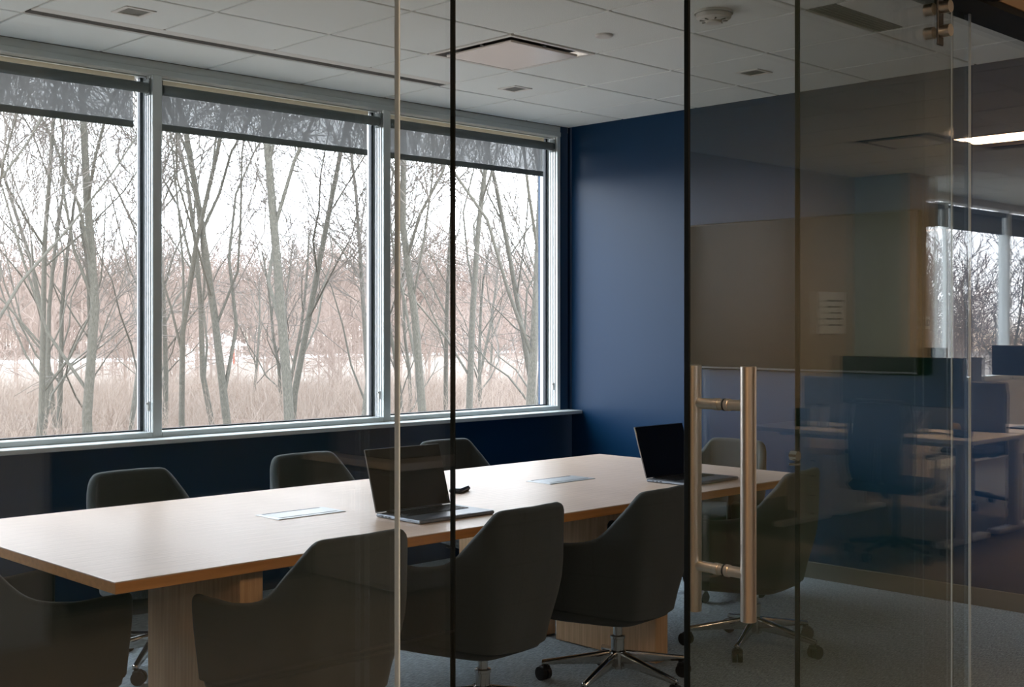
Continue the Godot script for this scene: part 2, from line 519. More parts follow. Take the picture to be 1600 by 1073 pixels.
func window(k: int, x0: float, x1: float) -> void:
	var words: String = ["far left window bay, mostly outside the frame", "left window bay looking on bare trees", "middle window bay between the two mullions", "right window bay beside the navy wall"][k]
	var w := thing("window_%d" % (k + 1), "aluminium framed " + words, "window", Vector3(), 0, "", "structure")
	# bottom rail, side frame, mullion
	part("bottom_rail", MB.new().bar(Vector3(x0, 0.893, -6.06), Vector3(x1, 0.921, -5.93), 0.003), M.aluminium, w)
	part("top_rail", MB.new().bar(Vector3(x0, 2.772, -6.06), Vector3(x1, 2.779, -6.0), 0.002), M.aluminium, w)
	var mu := part("mullion", MB.new().bar(Vector3(x1, 0.893, -6.10), Vector3(x1 + (0.054 if k < 3 else 0.03), 2.779, -5.93), 0.003), M.aluminium, w)
	for i in 3:
		part("rib", MB.new().bar(Vector3(x1 - 0.004, 0.921, -5.965 - i * 0.022), Vector3(x1, 2.775, -5.951 - i * 0.022), 0.0015), M.frame_side, mu)
	part("jamb", MB.new().bar(Vector3(x0, 0.921, -6.05), Vector3(x0 + 0.004, 2.775, -5.945)), M.frame_side, w)
	# glazing gasket and pane
	var g := MB.new()
	g.bar(Vector3(x1 - 0.022, 0.921, -6.052), Vector3(x1 - 0.0042, 2.772, -6.022), 0.003)
	g.bar(Vector3(x0 + 0.0042, 0.921, -6.052), Vector3(x0 + 0.014, 2.772, -6.022), 0.003)
	g.bar(Vector3(x0 + 0.014, 0.921, -6.052), Vector3(x1 - 0.022, 0.929, -6.028), 0.002)
	part("gasket", g, M.gasket, w)
	part("pane", MB.new().bar(Vector3(x0 + 0.006, 0.925, -6.041), Vector3(x1 - 0.006, 2.77, -6.035)), M.pane_window, w)
	# small latch near the foot of the mullion side
	part("cord_cleat", MB.new().box(Vector3(x1 - 0.008, 1.055, -5.965), Vector3(0.012, 0.05, 0.014), 0.003).box(Vector3(x1 - 0.016, 1.07, -5.965), Vector3(0.012, 0.01, 0.012), 0.002), M.white_metal, w)
	# roller blind, half lowered
	var where: String = ["far left window", "left window", "middle window", "right window by the navy wall"][k]
	var b := thing("roller_blind", "grey mesh roller blind at the top of the " + where, "blind", Vector3(), 0, "roller blinds")
	part("roller", MB.new().tube([Vector3(x0 + 0.02, 2.712, -5.972), Vector3(x1 - 0.012, 2.712, -5.972)], [0.028, 0.028], 16), M.blind_dark, b)
	part("bracket", MB.new().bar(Vector3(x1 - 0.010, 2.675, -6.0), Vector3(x1 - 0.005, 2.76, -5.945), 0.002), M.blind_dark, b)
	part("bracket", MB.new().bar(Vector3(x0 + 0.006, 2.675, -6.0), Vector3(x0 + 0.012, 2.76, -5.945), 0.002), M.blind_dark, b)
	part("head_strip", MB.new().bar(Vector3(x0 + 0.03, 2.745, -5.999), Vector3(x1 - 0.07, 2.768, -5.992)), M.cream_liner, b, "cream strip showing above the roller")
	part("fabric", MB.new().bar(Vector3(x0 + 0.03, 2.535, -5.9995), Vector3(x1 - 0.075, 2.712, -5.9985)), M.blind_fabric, b)
	part("hem_bar", MB.new().bar(Vector3(x0 + 0.03, 2.502, -6.004), Vector3(x1 - 0.072, 2.538, -5.994), 0.003), M.blind_dark, b)

func office_window(k: int, x0: float) -> void:
	var words: String = ["first window right of the column", "second window right of the column", "third window right of the column", "fourth window right of the column", "fifth window right of the column", "last window by the end wall"][k]
	var x1 := minf(x0 + 1.525, 19.98)
	var w := thing("window_%d" % (k + 5), "open office " + words, "window", Vector3(), 0, "", "structure")
	part("mullion", MB.new().bar(Vector3(x1 - 0.06, 0.868, 3.07), Vector3(x1, 2.78, 3.20), 0.003), M.aluminium, w)
	part("bottom_rail", MB.new().bar(Vector3(x0, 0.868, 3.05), Vector3(x1 - 0.06, 0.92, 3.18), 0.003), M.aluminium, w)
	part("pane", MB.new().bar(Vector3(x0, 0.92, 3.14), Vector3(x1 - 0.06, 2.78, 3.146)), M.pane_window, w)
	var b := thing("roller_blind", "dark roller blind over the top of the " + words, "blind", Vector3(), 0, "open office roller blinds")
	part("roller", MB.new().tube([Vector3(x0 + 0.02, 2.72, 3.10), Vector3(x1 - 0.08, 2.72, 3.10)], [0.028, 0.028], 12), M.blind_dark, b)
	part("fabric", MB.new().bar(Vector3(x0 + 0.02, 2.53, 3.127), Vector3(x1 - 0.08, 2.72, 3.128)), M.blind_dark, b)
	part("hem_bar", MB.new().bar(Vector3(x0 + 0.02, 2.50, 3.12), Vector3(x1 - 0.08, 2.53, 3.13), 0.003), M.blind_dark, b)

const FIX := [Vector2(9.03, 0.62), Vector2(1.35, 0.62), Vector2(13.3, 0.62), Vector2(-2.3, 0.62), Vector2(17.0, 0.62)]

# ------------------------------------------------------------------ glass partition
func partition() -> void:
	# fixed glass left of the opening, and the second pane standing in front of it
	var a := thing("glass_panel", "fixed glass panel ending at the left side of the doorway", "glass panel", Vector3(), 0, "", "structure")
	part("pane", MB.new().bar(Vector3(0.0, 0.012, -1.551), Vector3(1.375, 2.318, -1.539)), M.pane_clear, a)
	part("edge", MB.new().bar(Vector3(1.375, 0.012, -1.551), Vector3(1.378, 2.318, -1.539), 0.001), M.edge_dark, a)
	var b := thing("glass_panel", "second glass panel with a pale edge in front of the left fixed glass", "glass panel", Vector3(), 0, "", "structure")
	part("pane", MB.new().bar(Vector3(0.0, 0.012, -1.507), Vector3(1.221, 2.318, -1.495)), M.pane_clear, b)
	part("edge", MB.new().bar(Vector3(1.221, 0.012, -1.507), Vector3(1.224, 2.318, -1.495), 0.001), M.edge_pale, b)
	var c := thing("glass_panel", "fixed glass panel right of the doorway behind the sliding door", "glass panel", Vector3(), 0, "", "structure")
	part("pane", MB.new().bar(Vector3(2.409, 0.012, -1.551), Vector3(3.243, 2.318, -1.539)), M.pane_tinted, c)
	part("edge", MB.new().bar(Vector3(2.404, 0.012, -1.551), Vector3(2.409, 2.318, -1.539), 0.001), M.edge_dark, c)
	var lk := part("lock", MB.new().tube([Vector3(2.396, 1.185, -1.536), Vector3(2.396, 1.185, -1.554)], [0.011, 0.011], 24), M.chrome, c, "round chrome lock on the glass edge")
	part("lock_tongue", MB.new().box(Vector3(2.396, 1.166, -1.545), Vector3(0.024, 0.005, 0.016), 0.001), M.chrome, lk)
	var d := thing("glass_panel", "fixed glass panel running from the pale joint to the navy wall", "glass panel", Vector3(), 0, "", "structure")
	part("pane", MB.new().bar(Vector3(3.251, 0.012, -1.551), Vector3(6.360, 2.318, -1.539)), M.pane_clear, d)
	part("joint", MB.new().bar(Vector3(3.243, 0.012, -1.5475), Vector3(3.251, 2.318, -1.5425), 0.001), M.edge_pale, d)
	# sliding door
	var dr := thing("door_1", "sliding glass door half open with a long steel bar handle", "door", Vector3(), 0, "", "structure")
	part("pane", MB.new().bar(Vector3(1.951, 0.012, -1.506), Vector3(3.050, 2.30, -1.494)), M.pane_tinted, dr)
	part("leading_edge", MB.new().bar(Vector3(1.945, 0.012, -1.506), Vector3(1.951, 2.30, -1.494), 0.001), M.edge_dark, dr)
	part("trailing_edge", MB.new().bar(Vector3(3.050, 0.012, -1.502), Vector3(3.0525, 2.30, -1.498), 0.001), M.edge_pale, dr)
	for z in [-1.437, -1.571]:
		var r := 0.0158
		part("handle_bar", MB.new().lathe([Vector2(0, 0.889), Vector2(r - 0.001, 0.889), Vector2(r, 0.890), Vector2(r, 1.393), Vector2(r - 0.001, 1.394), Vector2(0, 1.394)], Transform3D(Basis(), Vector3(2.063, 0, z)), 32), M.brushed_steel, dr)
	for y in [1.316, 0.983]:
		var s := part("standoff", MB.new().tube([Vector3(2.063, y, -1.437), Vector3(2.063, y, -1.571)], [0.011, 0.011], 20), M.brushed_steel, dr)
		part("collar", MB.new().tube([Vector3(2.063, y, -1.482), Vector3(2.063, y, -1.493)], [0.0125, 0.0125], 20), M.brushed_steel, s)
		part("collar", MB.new().tube([Vector3(2.063, y, -1.507), Vector3(2.063, y, -1.518)], [0.0125, 0.0125], 20), M.brushed_steel, s)
		part("washer", MB.new().tube([Vector3(2.063, y, -1.4905), Vector3(2.063, y, -1.4945)], [0.0128, 0.0128], 20), M.black_plastic, s)
	# hanger that carries the door on the rail
	var hg := part("hanger", MB.new().bar(Vector3(2.955, 2.18, -1.494), Vector3(2.985, 2.36, -1.488), 0.002), M.black_plastic, dr)
	for y in [2.215, 2.275]:
		part("bolt", MB.new().tube([Vector3(2.97, y, -1.488), Vector3(2.97, y, -1.462)], [0.0155, 0.0155], 20), M.brushed_steel, hg)
		part("bolt", MB.new().tube([Vector3(2.97, y, -1.506), Vector3(2.97, y, -1.530)], [0.0155, 0.0155], 20), M.brushed_steel, hg)
	solo("sliding_rail", MB.new().bar(Vector3(0.9, 2.325, -1.462), Vector3(3.20, 2.365, -1.430), 0.003), M.edge_dark, "dark metal sliding door rail along the bulkhead at top right", "rail")

# ------------------------------------------------------------------ ceiling fittings
func ceiling_fittings() -> void:
	var dz := thing("air_diffuser", "square white plaque air diffuser in the middle of the ceiling", "air vent", Vector3(4.4225, CEIL, -4.515))
	var f := MB.new()
	for s in [-1.0, 1.0]:
		f.box(Vector3(s * 0.288, 0.002, 0), Vector3(0.022, 0.012, 0.598), 0.002)
		f.box(Vector3(0, 0.002, s * 0.288), Vector3(0.554, 0.012, 0.022), 0.002)
	part("frame", f, M.white_metal, dz)
	var cone := MB.new()
	for s in [-1.0, 1.0]:
		cone.quad(Vector3(s * 0.277, 0, -0.277), Vector3(s * 0.277, 0, 0.277), Vector3(s * 0.20, 0.09, 0.20), Vector3(s * 0.20, 0.09, -0.20))
		cone.quad(Vector3(-0.277, 0, s * 0.277), Vector3(0.277, 0, s * 0.277), Vector3(0.20, 0.09, s * 0.20), Vector3(-0.20, 0.09, s * 0.20))
	cone.quad(Vector3(-0.2, 0.09, -0.2), Vector3(0.2, 0.09, -0.2), Vector3(0.2, 0.09, 0.2), Vector3(-0.2, 0.09, 0.2))
	part("cone", cone, M.brushed_steel, dz, "dull metal cone above the plaque")
	part("plaque", MB.new().box(Vector3(0, -0.008, 0), Vector3(0.47, 0.012, 0.47), 0.003), M.plaque, dz)
	for p in [Vector3(-0.25, 0.004, 0.05), Vector3(-0.02, 0.004, 0.25)]:
		part("clip", MB.new().box(p, Vector3(0.02, 0.02, 0.02), 0.002), M.black_plastic, dz)
	# linear slot diffuser
	var sl := thing("slot_diffuser", "long white linear air diffuser with a black slot beside the windows", "air vent", Vector3(3.515, CEIL, -5.36))
	var sb := MB.new()
	sb.bar(Vector3(-1.205, 0.001, -0.068), Vector3(1.205, 0.016, -0.057), 0.002)
	sb.bar(Vector3(-1.205, 0.001, 0.003), Vector3(1.205, 0.016, 0.072), 0.002)
	part("body", sb, M.white_metal, sl)
	part("slot", MB.new().bar(Vector3(-1.205, 0.0012, -0.057), Vector3(1.205, 0.018, 0.003)), M.slot_black, sl)
	# return air strip
	var rg := thing("return_grille", "narrow grey return air grille in the ceiling behind the sliding door", "air vent", Vector3(5.028, CEIL, -2.92))
	part("frame", MB.new().bar(Vector3(-0.296, 0.002, -0.062), Vector3(0.296, 0.014, 0.066), 0.002), M.grille_grey, rg)
	for i in 5:
		part("blade", MB.new().box(Vector3(0, 0.001, -0.044 + i * 0.023), Vector3(0.58, 0.004, 0.010), 0.001), M.grille_grey, rg)
	# small square downlights
	var words := ["above the left window", "between the air diffuser and the navy wall", "near the navy wall behind the door glass"]
	var spots := [Vector3(2.64, CEIL, -5.06), Vector3(5.08, CEIL, -5.16), Vector3(5.68, CEIL, -3.92)]
	for i in 3:
		var d := thing("square_downlight", "small square unlit downlight in the ceiling " + words[i], "downlight", spots[i], 0, "square downlights")
		var fr := MB.new()
		for s in [-1.0, 1.0]:
			fr.box(Vector3(s * 0.062, -0.001, 0), Vector3(0.02, 0.008, 0.144), 0.002)
			fr.box(Vector3(0, -0.001, s * 0.062), Vector3(0.104, 0.008, 0.02), 0.002)
		part("frame", fr, M.white_metal, d)
		part("lens", MB.new().box(Vector3(0, 0.001, 0), Vector3(0.104, 0.004, 0.104)), M.grille_grey, d)
	var rs := thing("round_sensor", "small round white ceiling cap right of the air diffuser", "sensor", Vector3(4.44, CEIL, -3.91))
	part("disc", MB.new().lathe([Vector2(0, -0.012), Vector2(0.036, -0.012), Vector2(0.042, -0.008), Vector2(0.042, 0.001)]), M.white_metal, rs)
	var sd := thing("smoke_detector", "round white smoke detector on the ceiling above the door handle", "smoke detector", Vector3(4.456, CEIL, -3.286))
	part("base", MB.new().lathe([Vector2(0.082, 0.002), Vector2(0.084, -0.006), Vector2(0.084, -0.012)], Transform3D(), 32), M.white_metal, sd)
	part("dome", MB.new().lathe([Vector2(0.078, -0.012), Vector2(0.076, -0.03), Vector2(0.064, -0.038), Vector2(0.036, -0.042), Vector2(0.034, -0.052), Vector2(0.0, -0.054)], Transform3D(), 32), M.white_metal, sd)
	for i in 8:
		var a := TAU * i / 8
		part("opening", MB.new().box(Vector3(cos(a) * 0.05, -0.0405, sin(a) * 0.05), Vector3(0.022, 0.004, 0.008), 0.001, Basis(Vector3.UP, -a)), M.grille_grey, sd)
	# office lights
	var lw := ["mirrored bright in the right glass", "nearest the photographer", "right of the desks", "at the left end", "at the right end"]
	for i in FIX.size():
		var l := thing("ceiling_light", "long recessed office ceiling light, the one " + lw[i], "ceiling light", Vector3(FIX[i].x, CEIL, FIX[i].y), 0, "office ceiling lights")
		var fr := MB.new()
		for s in [-1.0, 1.0]:
			fr.box(Vector3(s * 0.29, 0.004, 0), Vector3(0.02, 0.02, 1.2), 0.002)
			fr.box(Vector3(0, 0.004, s * 0.59), Vector3(0.56, 0.02, 0.02), 0.002)
		part("frame", fr, M.lamp_side, l)
		part("reflector", MB.new().bar(Vector3(0.10, 0.012, -0.58), Vector3(0.28, 0.018, 0.58)), M.lamp_side, l)
		part("diffuser", MB.new().bar(Vector3(-0.28, 0.008, -0.58), Vector3(0.10, 0.02, 0.58)), M.lamp_diffuser, l)
		var al := AreaLight3D.new()
		al.name = "lamp"
		al.area_size = Vector2(0.36, 1.14)
		al.light_color = Color(1.0, 0.84, 0.68)
		al.light_energy = 4.3
		al.shadow_enabled = true
		al.set("area_range", 30.0)
		al.position = Vector3(-0.09, -0.006, 0)
		al.rotation = Vector3(-PI / 2, 0, 0)
		l.add_child(al)
	var ov := thing("air_diffuser", "square air diffuser in the open office ceiling, faint in the glass", "air vent", Vector3(8.66, CEIL, 1.585))
	part("frame", MB.new().box(Vector3(0, 0.01, 0), Vector3(0.595, 0.012, 0.6), 0.002), M.slot_black, ov)
	part("plaque", MB.new().box(Vector3(0, -0.002, 0), Vector3(0.46, 0.012, 0.46), 0.003), M.white_metal, ov)

# ------------------------------------------------------------------ conference table
func table() -> void:
	var t := thing("conference_table", "long light oak conference table in the middle of the meeting room", "table", Vector3(3.55, 0, -4.08))
	part("tabletop", MB.new().box(Vector3(0, 0.733, 0), Vector3(3.70, 0.004, 1.42), 0.001), M.oak_top, t)
	part("edge_band", MB.new().box(Vector3(0, 0.715, 0), Vector3(3.698, 0.032, 1.418), 0.001), M.oak_edge, t)
	for p in [Vector3(-1.347, 0, 0.34), Vector3(-0.90, 0, -0.36), Vector3(0.738, 0, 0.34), Vector3(0.738, 0, -0.34)]:
		part("leg", MB.new().box(p + Vector3(0, 0.351, 0), Vector3(0.085, 0.696, 0.60), 0.003), M.oak_upright, t)
	part("stretcher", MB.new().bar(Vector3(-1.30, 0.60, -0.03), Vector3(0.70, 0.697, 0.03), 0.002), M.black_plastic, t)
	for g in [[Vector3(-0.705, 0.735, -0.01), "left"], [Vector3(0.80, 0.735, -0.025), "right"]]:
		var lid := part("power_grommet", MB.new().box(g[0] + Vector3(0, 0.0015, 0), Vector3(0.315, 0.003, 0.16), 0.001), M.grommet_metal, t, "flush metal power hatch")
		part("gap", MB.new().box(g[0] + Vector3(0, 0.003, -0.066), Vector3(0.27, 0.0012, 0.012)), M.slot_black, lid)
		part("flap", MB.new().box(g[0] + Vector3(0, 0.0035, 0.0), Vector3(0.27, 0.002, 0.11), 0.0008), M.grommet_metal, lid)

# ------------------------------------------------------------------ laptops
func laptop(label: String, at: Vector3, turn: float) -> void:
	var l := thing("laptop", label, "laptop", at, turn, "open laptops on the table")
	var W := 0.385
	var D := 0.262
	part("base", MB.new().box(Vector3(0, 0.008, 0), Vector3(W, 0.014, D), 0.004), M.laptop_metal, l)
	part("keyboard_well", MB.new().box(Vector3(0, 0.0151, -0.045), Vector3(W - 0.06, 0.001, 0.12)), M.laptop_keys, l)
	var keys := MB.new()
	for r in 6:
		for c in 14:
			keys.box(Vector3(-0.15 + c * 0.0231, 0.0164, -0.094 + r * 0.0195), Vector3(0.0195, 0.0016, 0.016 if r else 0.010), 0.0005)
	part("keys", keys, M.laptop_keys, l).set_meta("kind", "stuff")
	part("trackpad", MB.new().box(Vector3(0, 0.0152, 0.075), Vector3(0.15, 0.001, 0.09)), M.trackpad, l)
	for i in 3:
		part("port", MB.new().box(Vector3(-W / 2 - 0.0002, 0.008, -0.09 + i * 0.022), Vector3(0.001, 0.004, 0.012)), M.slot_black, l)
	part("hinge", MB.new().tube([Vector3(-0.14, 0.014, -D / 2 + 0.004), Vector3(0.14, 0.014, -D / 2 + 0.004)], [0.005, 0.005], 10), M.black_plastic, l)
	# lid leans back from the hinge
	var b := Basis(Vector3.RIGHT, -0.30)
	var o := Vector3(0, 0.014, -D / 2 + 0.003)
	var lid := part("lid", MB.new().box(o + b * Vector3(0, 0.128, -0.004), Vector3(W, 0.25, 0.006), 0.0025, b), M.laptop_metal, l)
	part("screen", MB.new().box(o + b * Vector3(0, 0.128, -0.0003), Vector3(W - 0.005, 0.245, 0.0016), 0.0004, b), M.screen_glass, lid, "switched off black screen")

# ------------------------------------------------------------------ meeting chairs
func plan(s: float) -> Vector2:   # half outline of the shell, s from 0 at the back to 1 at the arm front
	var P := [Vector2(0, 0.25), Vector2(0.10, 0.247), Vector2(0.185, 0.228), Vector2(0.235, 0.165), Vector2(0.262, 0.07), Vector2(0.285, -0.05), Vector2(0.30, -0.15), Vector2(0.308, -0.23)]
	return spline2(P, s)

func spline2(P: Array, s: float) -> Vector2:
	var t := clampf(s, 0, 1) * (P.size() - 1)
	var i := mini(int(t), P.size() - 2)
	var pre: Vector2 = P[maxi(i - 1, 0)]
	if i == 0: pre = Vector2(-P[1].x, P[1].y) if P[0].x == 0.0 else P[0]
	return P[i].cubic_interpolate(P[i + 1], pre, P[mini(i + 2, P.size() - 1)], t - i)

func top_height(s: float) -> float:
	var Hh := [0.83, 0.83, 0.818, 0.735, 0.64, 0.612, 0.615, 0.618]
	var t := clampf(s, 0, 1) * 7.0
	var i := mini(int(t), 6)
	return cubic_interpolate(Hh[i], Hh[i + 1], Hh[maxi(i - 1, 0)], Hh[mini(i + 2, 7)], t - i)

func shell_point(s: float, h: float, inset: float) -> Vector3:
	var sg := -1.0 if s < 0.0 else 1.0
	var a := absf(s)
	var p := plan(a)
	var q := plan(minf(a + 0.01, 1.0)) - plan(maxf(a - 0.01, 0.0))
	if a < 0.01: q = Vector2(1, 0)
	var nn := Vector2(-q.y, q.x).normalized()
	if nn.dot(p) < 0.0: nn = -nn
	p -= nn * inset
	var k := smoothstep(0.26, 0.60, h)
	var f := lerpf(lerpf(0.77, 0.93, a * a), 1.0, k)
	var lean := 0.05 * (h - 0.45) * maxf(0.0, 1.0 - a * 1.6)
	return Vector3(p.x * sg * f, h, p.y * f + lean)

func make_chair() -> Node3D:
	var c := thing("meeting_chair", "", "chair", Vector3(), 0, "grey upholstered chairs round the table")
	# shell: outside, rim, inside
	var rows := []
	var steps := 30
	var list := []
	for e in [1.0, 0.75, 0.4]:
		list.append([-1.0, e])
	for i in range(-steps, steps + 1):
		list.append([float(i) / steps, 0.0])
	for e in [0.4, 0.75, 1.0]:
		list.append([1.0, e])
	for it in list:
		var s: float = it[0]
		var e: float = it[1]
		var a := absf(s)
		var th := 0.040
		var shrink := sqrt(maxf(0.0, 1.0 - e * e))
		var fwd := -0.022 * e
		var top := top_height(a) - 0.03 * (1.0 - shrink)
		var bot := lerpf(0.30, 0.345, a) + 0.03 * (1.0 - shrink)
		var mid := th * 0.5
		var row := PackedVector3Array()
		var put := func(h: float, inset: float) -> void:
			var q := shell_point(s, h, mid + (inset - mid) * maxf(shrink, 0.02))
			q.z += fwd
			row.append(q)
		for k in 9:
			put.call(lerpf(bot, top - 0.02, k / 8.0), 0.0)
		for k in range(1, 6):
			var an := PI * k / 6.0
			put.call(top - 0.02 + sin(an) * 0.02, mid - cos(an) * mid)
		for k in 7:
			put.call(lerpf(top - 0.02, maxf(0.42, bot), k / 6.0), th)
		rows.append(row)
	part("shell", MB.new().grid(rows, false), M.chair_fabric, c)
	# seat cushion
	var rings := []
	for lv in [[0.36, 0.99], [0.43, 1.0], [0.458, 0.985], [0.47, 0.93], [0.476, 0.80]]:
		rings.append(outline(0.045, lv[0], lv[1], 0.46, -0.275))
	part("seat_cushion", MB.new().loft(rings), M.chair_fabric, c)
	rings = []
	for lv in [[0.268, 0.45], [0.275, 0.70], [0.29, 0.88], [0.32, 0.97], [0.365, 1.0]]:
		rings.append(outline(0.004, lv[0], lv[1], 0.34, -0.255))
	part("seat_pan", MB.new().loft(rings), M.chair_fabric, c)
	# swivel base
	part("gas_lift", MB.new().lathe([Vector2(0.0, 0.275), Vector2(0.019, 0.275), Vector2(0.019, 0.20)]), M.chrome, c)
	part("column", MB.new().lathe([Vector2(0.019, 0.205), Vector2(0.031, 0.203), Vector2(0.031, 0.192), Vector2(0.0275, 0.190), Vector2(0.0275, 0.145), Vector2(0.034, 0.140), Vector2(0.034, 0.07), Vector2(0.0, 0.068)]), M.chrome, c)
	part("tilt_lever", MB.new().box(Vector3(0.10, 0.262, 0.05), Vector3(0.09, 0.018, 0.035), 0.006), M.black_plastic, c)
	for i in 5:
		var an := TAU * i / 5 + 0.45
		var d := Vector3(cos(an), 0, sin(an))
		var sd := Vector3(-d.z, 0, d.x)
		var lr := []
		for q in [[0.024, 0.142, 0.085, 0.017], [0.12, 0.124, 0.083, 0.0145], [0.24, 0.100, 0.074, 0.0125], [0.315, 0.086, 0.066, 0.0115]]:
			var ctr: Vector3 = d * q[0]
			lr.append(PackedVector3Array([ctr + sd * q[3] + Vector3(0, q[2], 0), ctr + sd * q[3] * 0.9 + Vector3(0, q[1] - 0.006, 0), ctr + sd * q[3] * 0.4 + Vector3(0, q[1], 0), ctr - sd * q[3] * 0.4 + Vector3(0, q[1], 0), ctr - sd * q[3] * 0.9 + Vector3(0, q[1] - 0.006, 0), ctr - sd * q[3] + Vector3(0, q[2], 0)]))
		part("foot", MB.new().loft(lr), M.chrome, c)
		var o := d * 0.30
		var sw := Basis(Vector3.UP, 0.9 * i + 0.3)
		var ca := part("caster", MB.new().tube([o + sw * Vector3(-0.022, 0.029, 0.014), o + sw * Vector3(-0.004, 0.029, 0.014)], [0.029, 0.029], 18).tube([o + sw * Vector3(0.004, 0.029, 0.014), o + sw * Vector3(0.022, 0.029, 0.014)], [0.029, 0.029], 18), M.black_plastic, c)
		part("fork", MB.new().box(o + sw * Vector3(0, 0.05, 0.008), Vector3(0.046, 0.022, 0.034), 0.006, sw).tube([o + Vector3(0, 0.05, 0), o + Vector3(0, 0.075, 0)], [0.008, 0.008], 8), M.black_plastic, ca)
	return c

func outline(inset: float, y: float, scale: float, h: float, front: float) -> PackedVector3Array:
	var r := PackedVector3Array()
	for i in range(-20, 21):
		var p := shell_point(i / 20.0 * 0.97, h, inset)
		r.append(Vector3(p.x * scale, y, (p.z + 0.01) * scale - 0.01))
	var a := r[-1]
	for i in range(1, 10):
		var t := i / 10.0
		var w := cos(PI * t)
		r.append(Vector3(a.x * signf(w) * pow(absf(w), 0.55), y, lerpf(a.z, front * scale, pow(sin(PI * t), 0.5))))
	return r

func chairs() -> void:
	var c := make_chair()
	c.position = Vector3(2.37, 0, -3.33)
	c.rotation.y = 0.03
	c.set_meta("label", "grey chair behind the left glass, back to the viewer, armrest by the table leg")
	var g := "grey upholstered chairs round the table"
	var L := [
		[Vector3(3.16, 0, -3.38), 0.06, "grey chair cut by the doorway's dark left glass edge, before the near laptop"],
		[Vector3(3.90, 0, -3.36), 0.10, "grey chair in the doorway beside the door's leading edge, over a chrome base"],
		[Vector3(4.80, 0, -3.31), 0.18, "grey upholstered chair standing behind the bar handle and the sliding door glass"],
		[Vector3(2.69, 0, -4.96), PI, "grey chair on the window side, leftmost of the three there"],
		[Vector3(3.67, 0, -5.03), PI - 0.02, "grey chair on the window side, middle one, left of the near laptop"],
		[Vector3(4.68, 0, -5.09), PI, "grey chair on the window side behind the near laptop's screen"],
		[Vector3(5.66, 0, -4.18), PI / 2, "grey chair at the far table end by the navy wall, its front lit"],
		[Vector3(1.69, 0, -4.02), -PI / 2, "grey chair at the near left table end, cut off by the photo's edge"],
	]
	for l in L:
		copy(c, "meeting_chair", l[0], l[1], l[2], g)

# ------------------------------------------------------------------ meeting room things
func meeting_room() -> void:
	table()
	laptop("open dark laptop on the table behind the two left glass edges", Vector3(3.19, 0.735, -3.68), 0.0)
	laptop("open dark laptop at the far end of the table behind the door's leading edge", Vector3(4.785, 0.735, -3.65), 0.03)
	var pk := thing("phone", "small black handset lying on the table behind the near laptop", "phone", Vector3(3.72, 0.735, -4.13), 0.5)
	part("body", MB.new().box(Vector3(0, 0.011, 0), Vector3(0.13, 0.022, 0.06), 0.008), M.black_plastic, pk)
	part("top_face", MB.new().box(Vector3(0, 0.0225, 0), Vector3(0.11, 0.001, 0.045)), M.grommet_metal, pk)
	var tv := thing("television", "large wall mounted black television on the navy wall behind the door glass", "television", Vector3(6.362, 0, -4.06))
	part("mount", MB.new().bar(Vector3(-0.04, 1.5, -0.3), Vector3(0, 1.8, 0.3), 0.004), M.black_plastic, tv)
	part("casing", MB.new().bar(Vector3(-0.075, 1.205, -0.80), Vector3(-0.03, 2.105, 0.78), 0.006), M.black_plastic, tv)
	part("screen", MB.new().bar(Vector3(-0.0765, 1.222, -0.79), Vector3(-0.0745, 2.095, 0.77)), M.tv_glass, tv, "switched off glossy screen")

# ------------------------------------------------------------------ open office behind the camera
func task_chair(label: String, at: Vector3, turn: float) -> void:
	var c := thing("task_chair", label, "chair", at, turn, "black mesh task chairs at the desks")
	var rows := []
	for j in 9:
		var y := lerpf(0.50, 0.99, j / 8.0)
		var row := PackedVector3Array()
		for i in 11:
			var u := i / 10.0 * 2.0 - 1.0
			row.append(Vector3(u * lerpf(0.20, 0.225, sin(PI * j / 8.0)), y, 0.20 + 0.05 * (y - 0.5) - 0.05 * u * u + 0.03 * cos(PI * j / 8.0)))
		rows.append(row)
	part("mesh_back", MB.new().grid(rows), M.mesh_black, c)
	var fr := []
	for i in 25:
		var a := TAU * i / 24
		fr.append(Vector3(clampf(cos(a) * 0.29, -0.22, 0.22), 0.745 + clampf(sin(a) * 0.33, -0.255, 0.255), 0.19 + 0.05 * sin(a) * 0.25))
	var rr := []
	rr.resize(25)
	rr.fill(0.013)
	part("back_frame", MB.new().tube(fr, rr, 8), M.black_plastic, c)
	part("spine", MB.new().tube([Vector3(0, 0.78, 0.23), Vector3(0, 0.5, 0.25), Vector3(0, 0.40, 0.10)], [0.02, 0.03, 0.03], 8), M.black_plastic, c)
	part("seat", MB.new().box(Vector3(0, 0.46, -0.03), Vector3(0.48, 0.07, 0.47), 0.03), M.mesh_black, c)
	part("column", MB.new().tube([Vector3(0, 0.42, 0), Vector3(0, 0.09, 0)], [0.028, 0.032], 12), M.black_plastic, c)
	for s in [-1.0, 1.0]:
		var ar := part("armrest", MB.new().box(Vector3(s * 0.28, 0.66, -0.02), Vector3(0.07, 0.03, 0.26), 0.012), M.black_plastic, c)
		part("arm_post", MB.new().tube([Vector3(s * 0.28, 0.65, 0.0), Vector3(s * 0.28, 0.45, 0.02), Vector3(s * 0.16, 0.42, 0.02)], [0.018, 0.02, 0.02], 8), M.black_plastic, ar)
	for i in 5:
		var an := TAU * i / 5 + 0.2
		var d := Vector3(cos(an), 0, sin(an))
		part("foot", MB.new().tube([d * 0.03 + Vector3(0, 0.11, 0), d * 0.30 + Vector3(0, 0.075, 0)], [0.024, 0.014], 8), M.black_plastic, c)
		part("caster", MB.new().tube([d * 0.31 + Vector3(-0.02, 0.03, 0), d * 0.31 + Vector3(0.02, 0.03, 0)], [0.03, 0.03], 14), M.black_plastic, c)

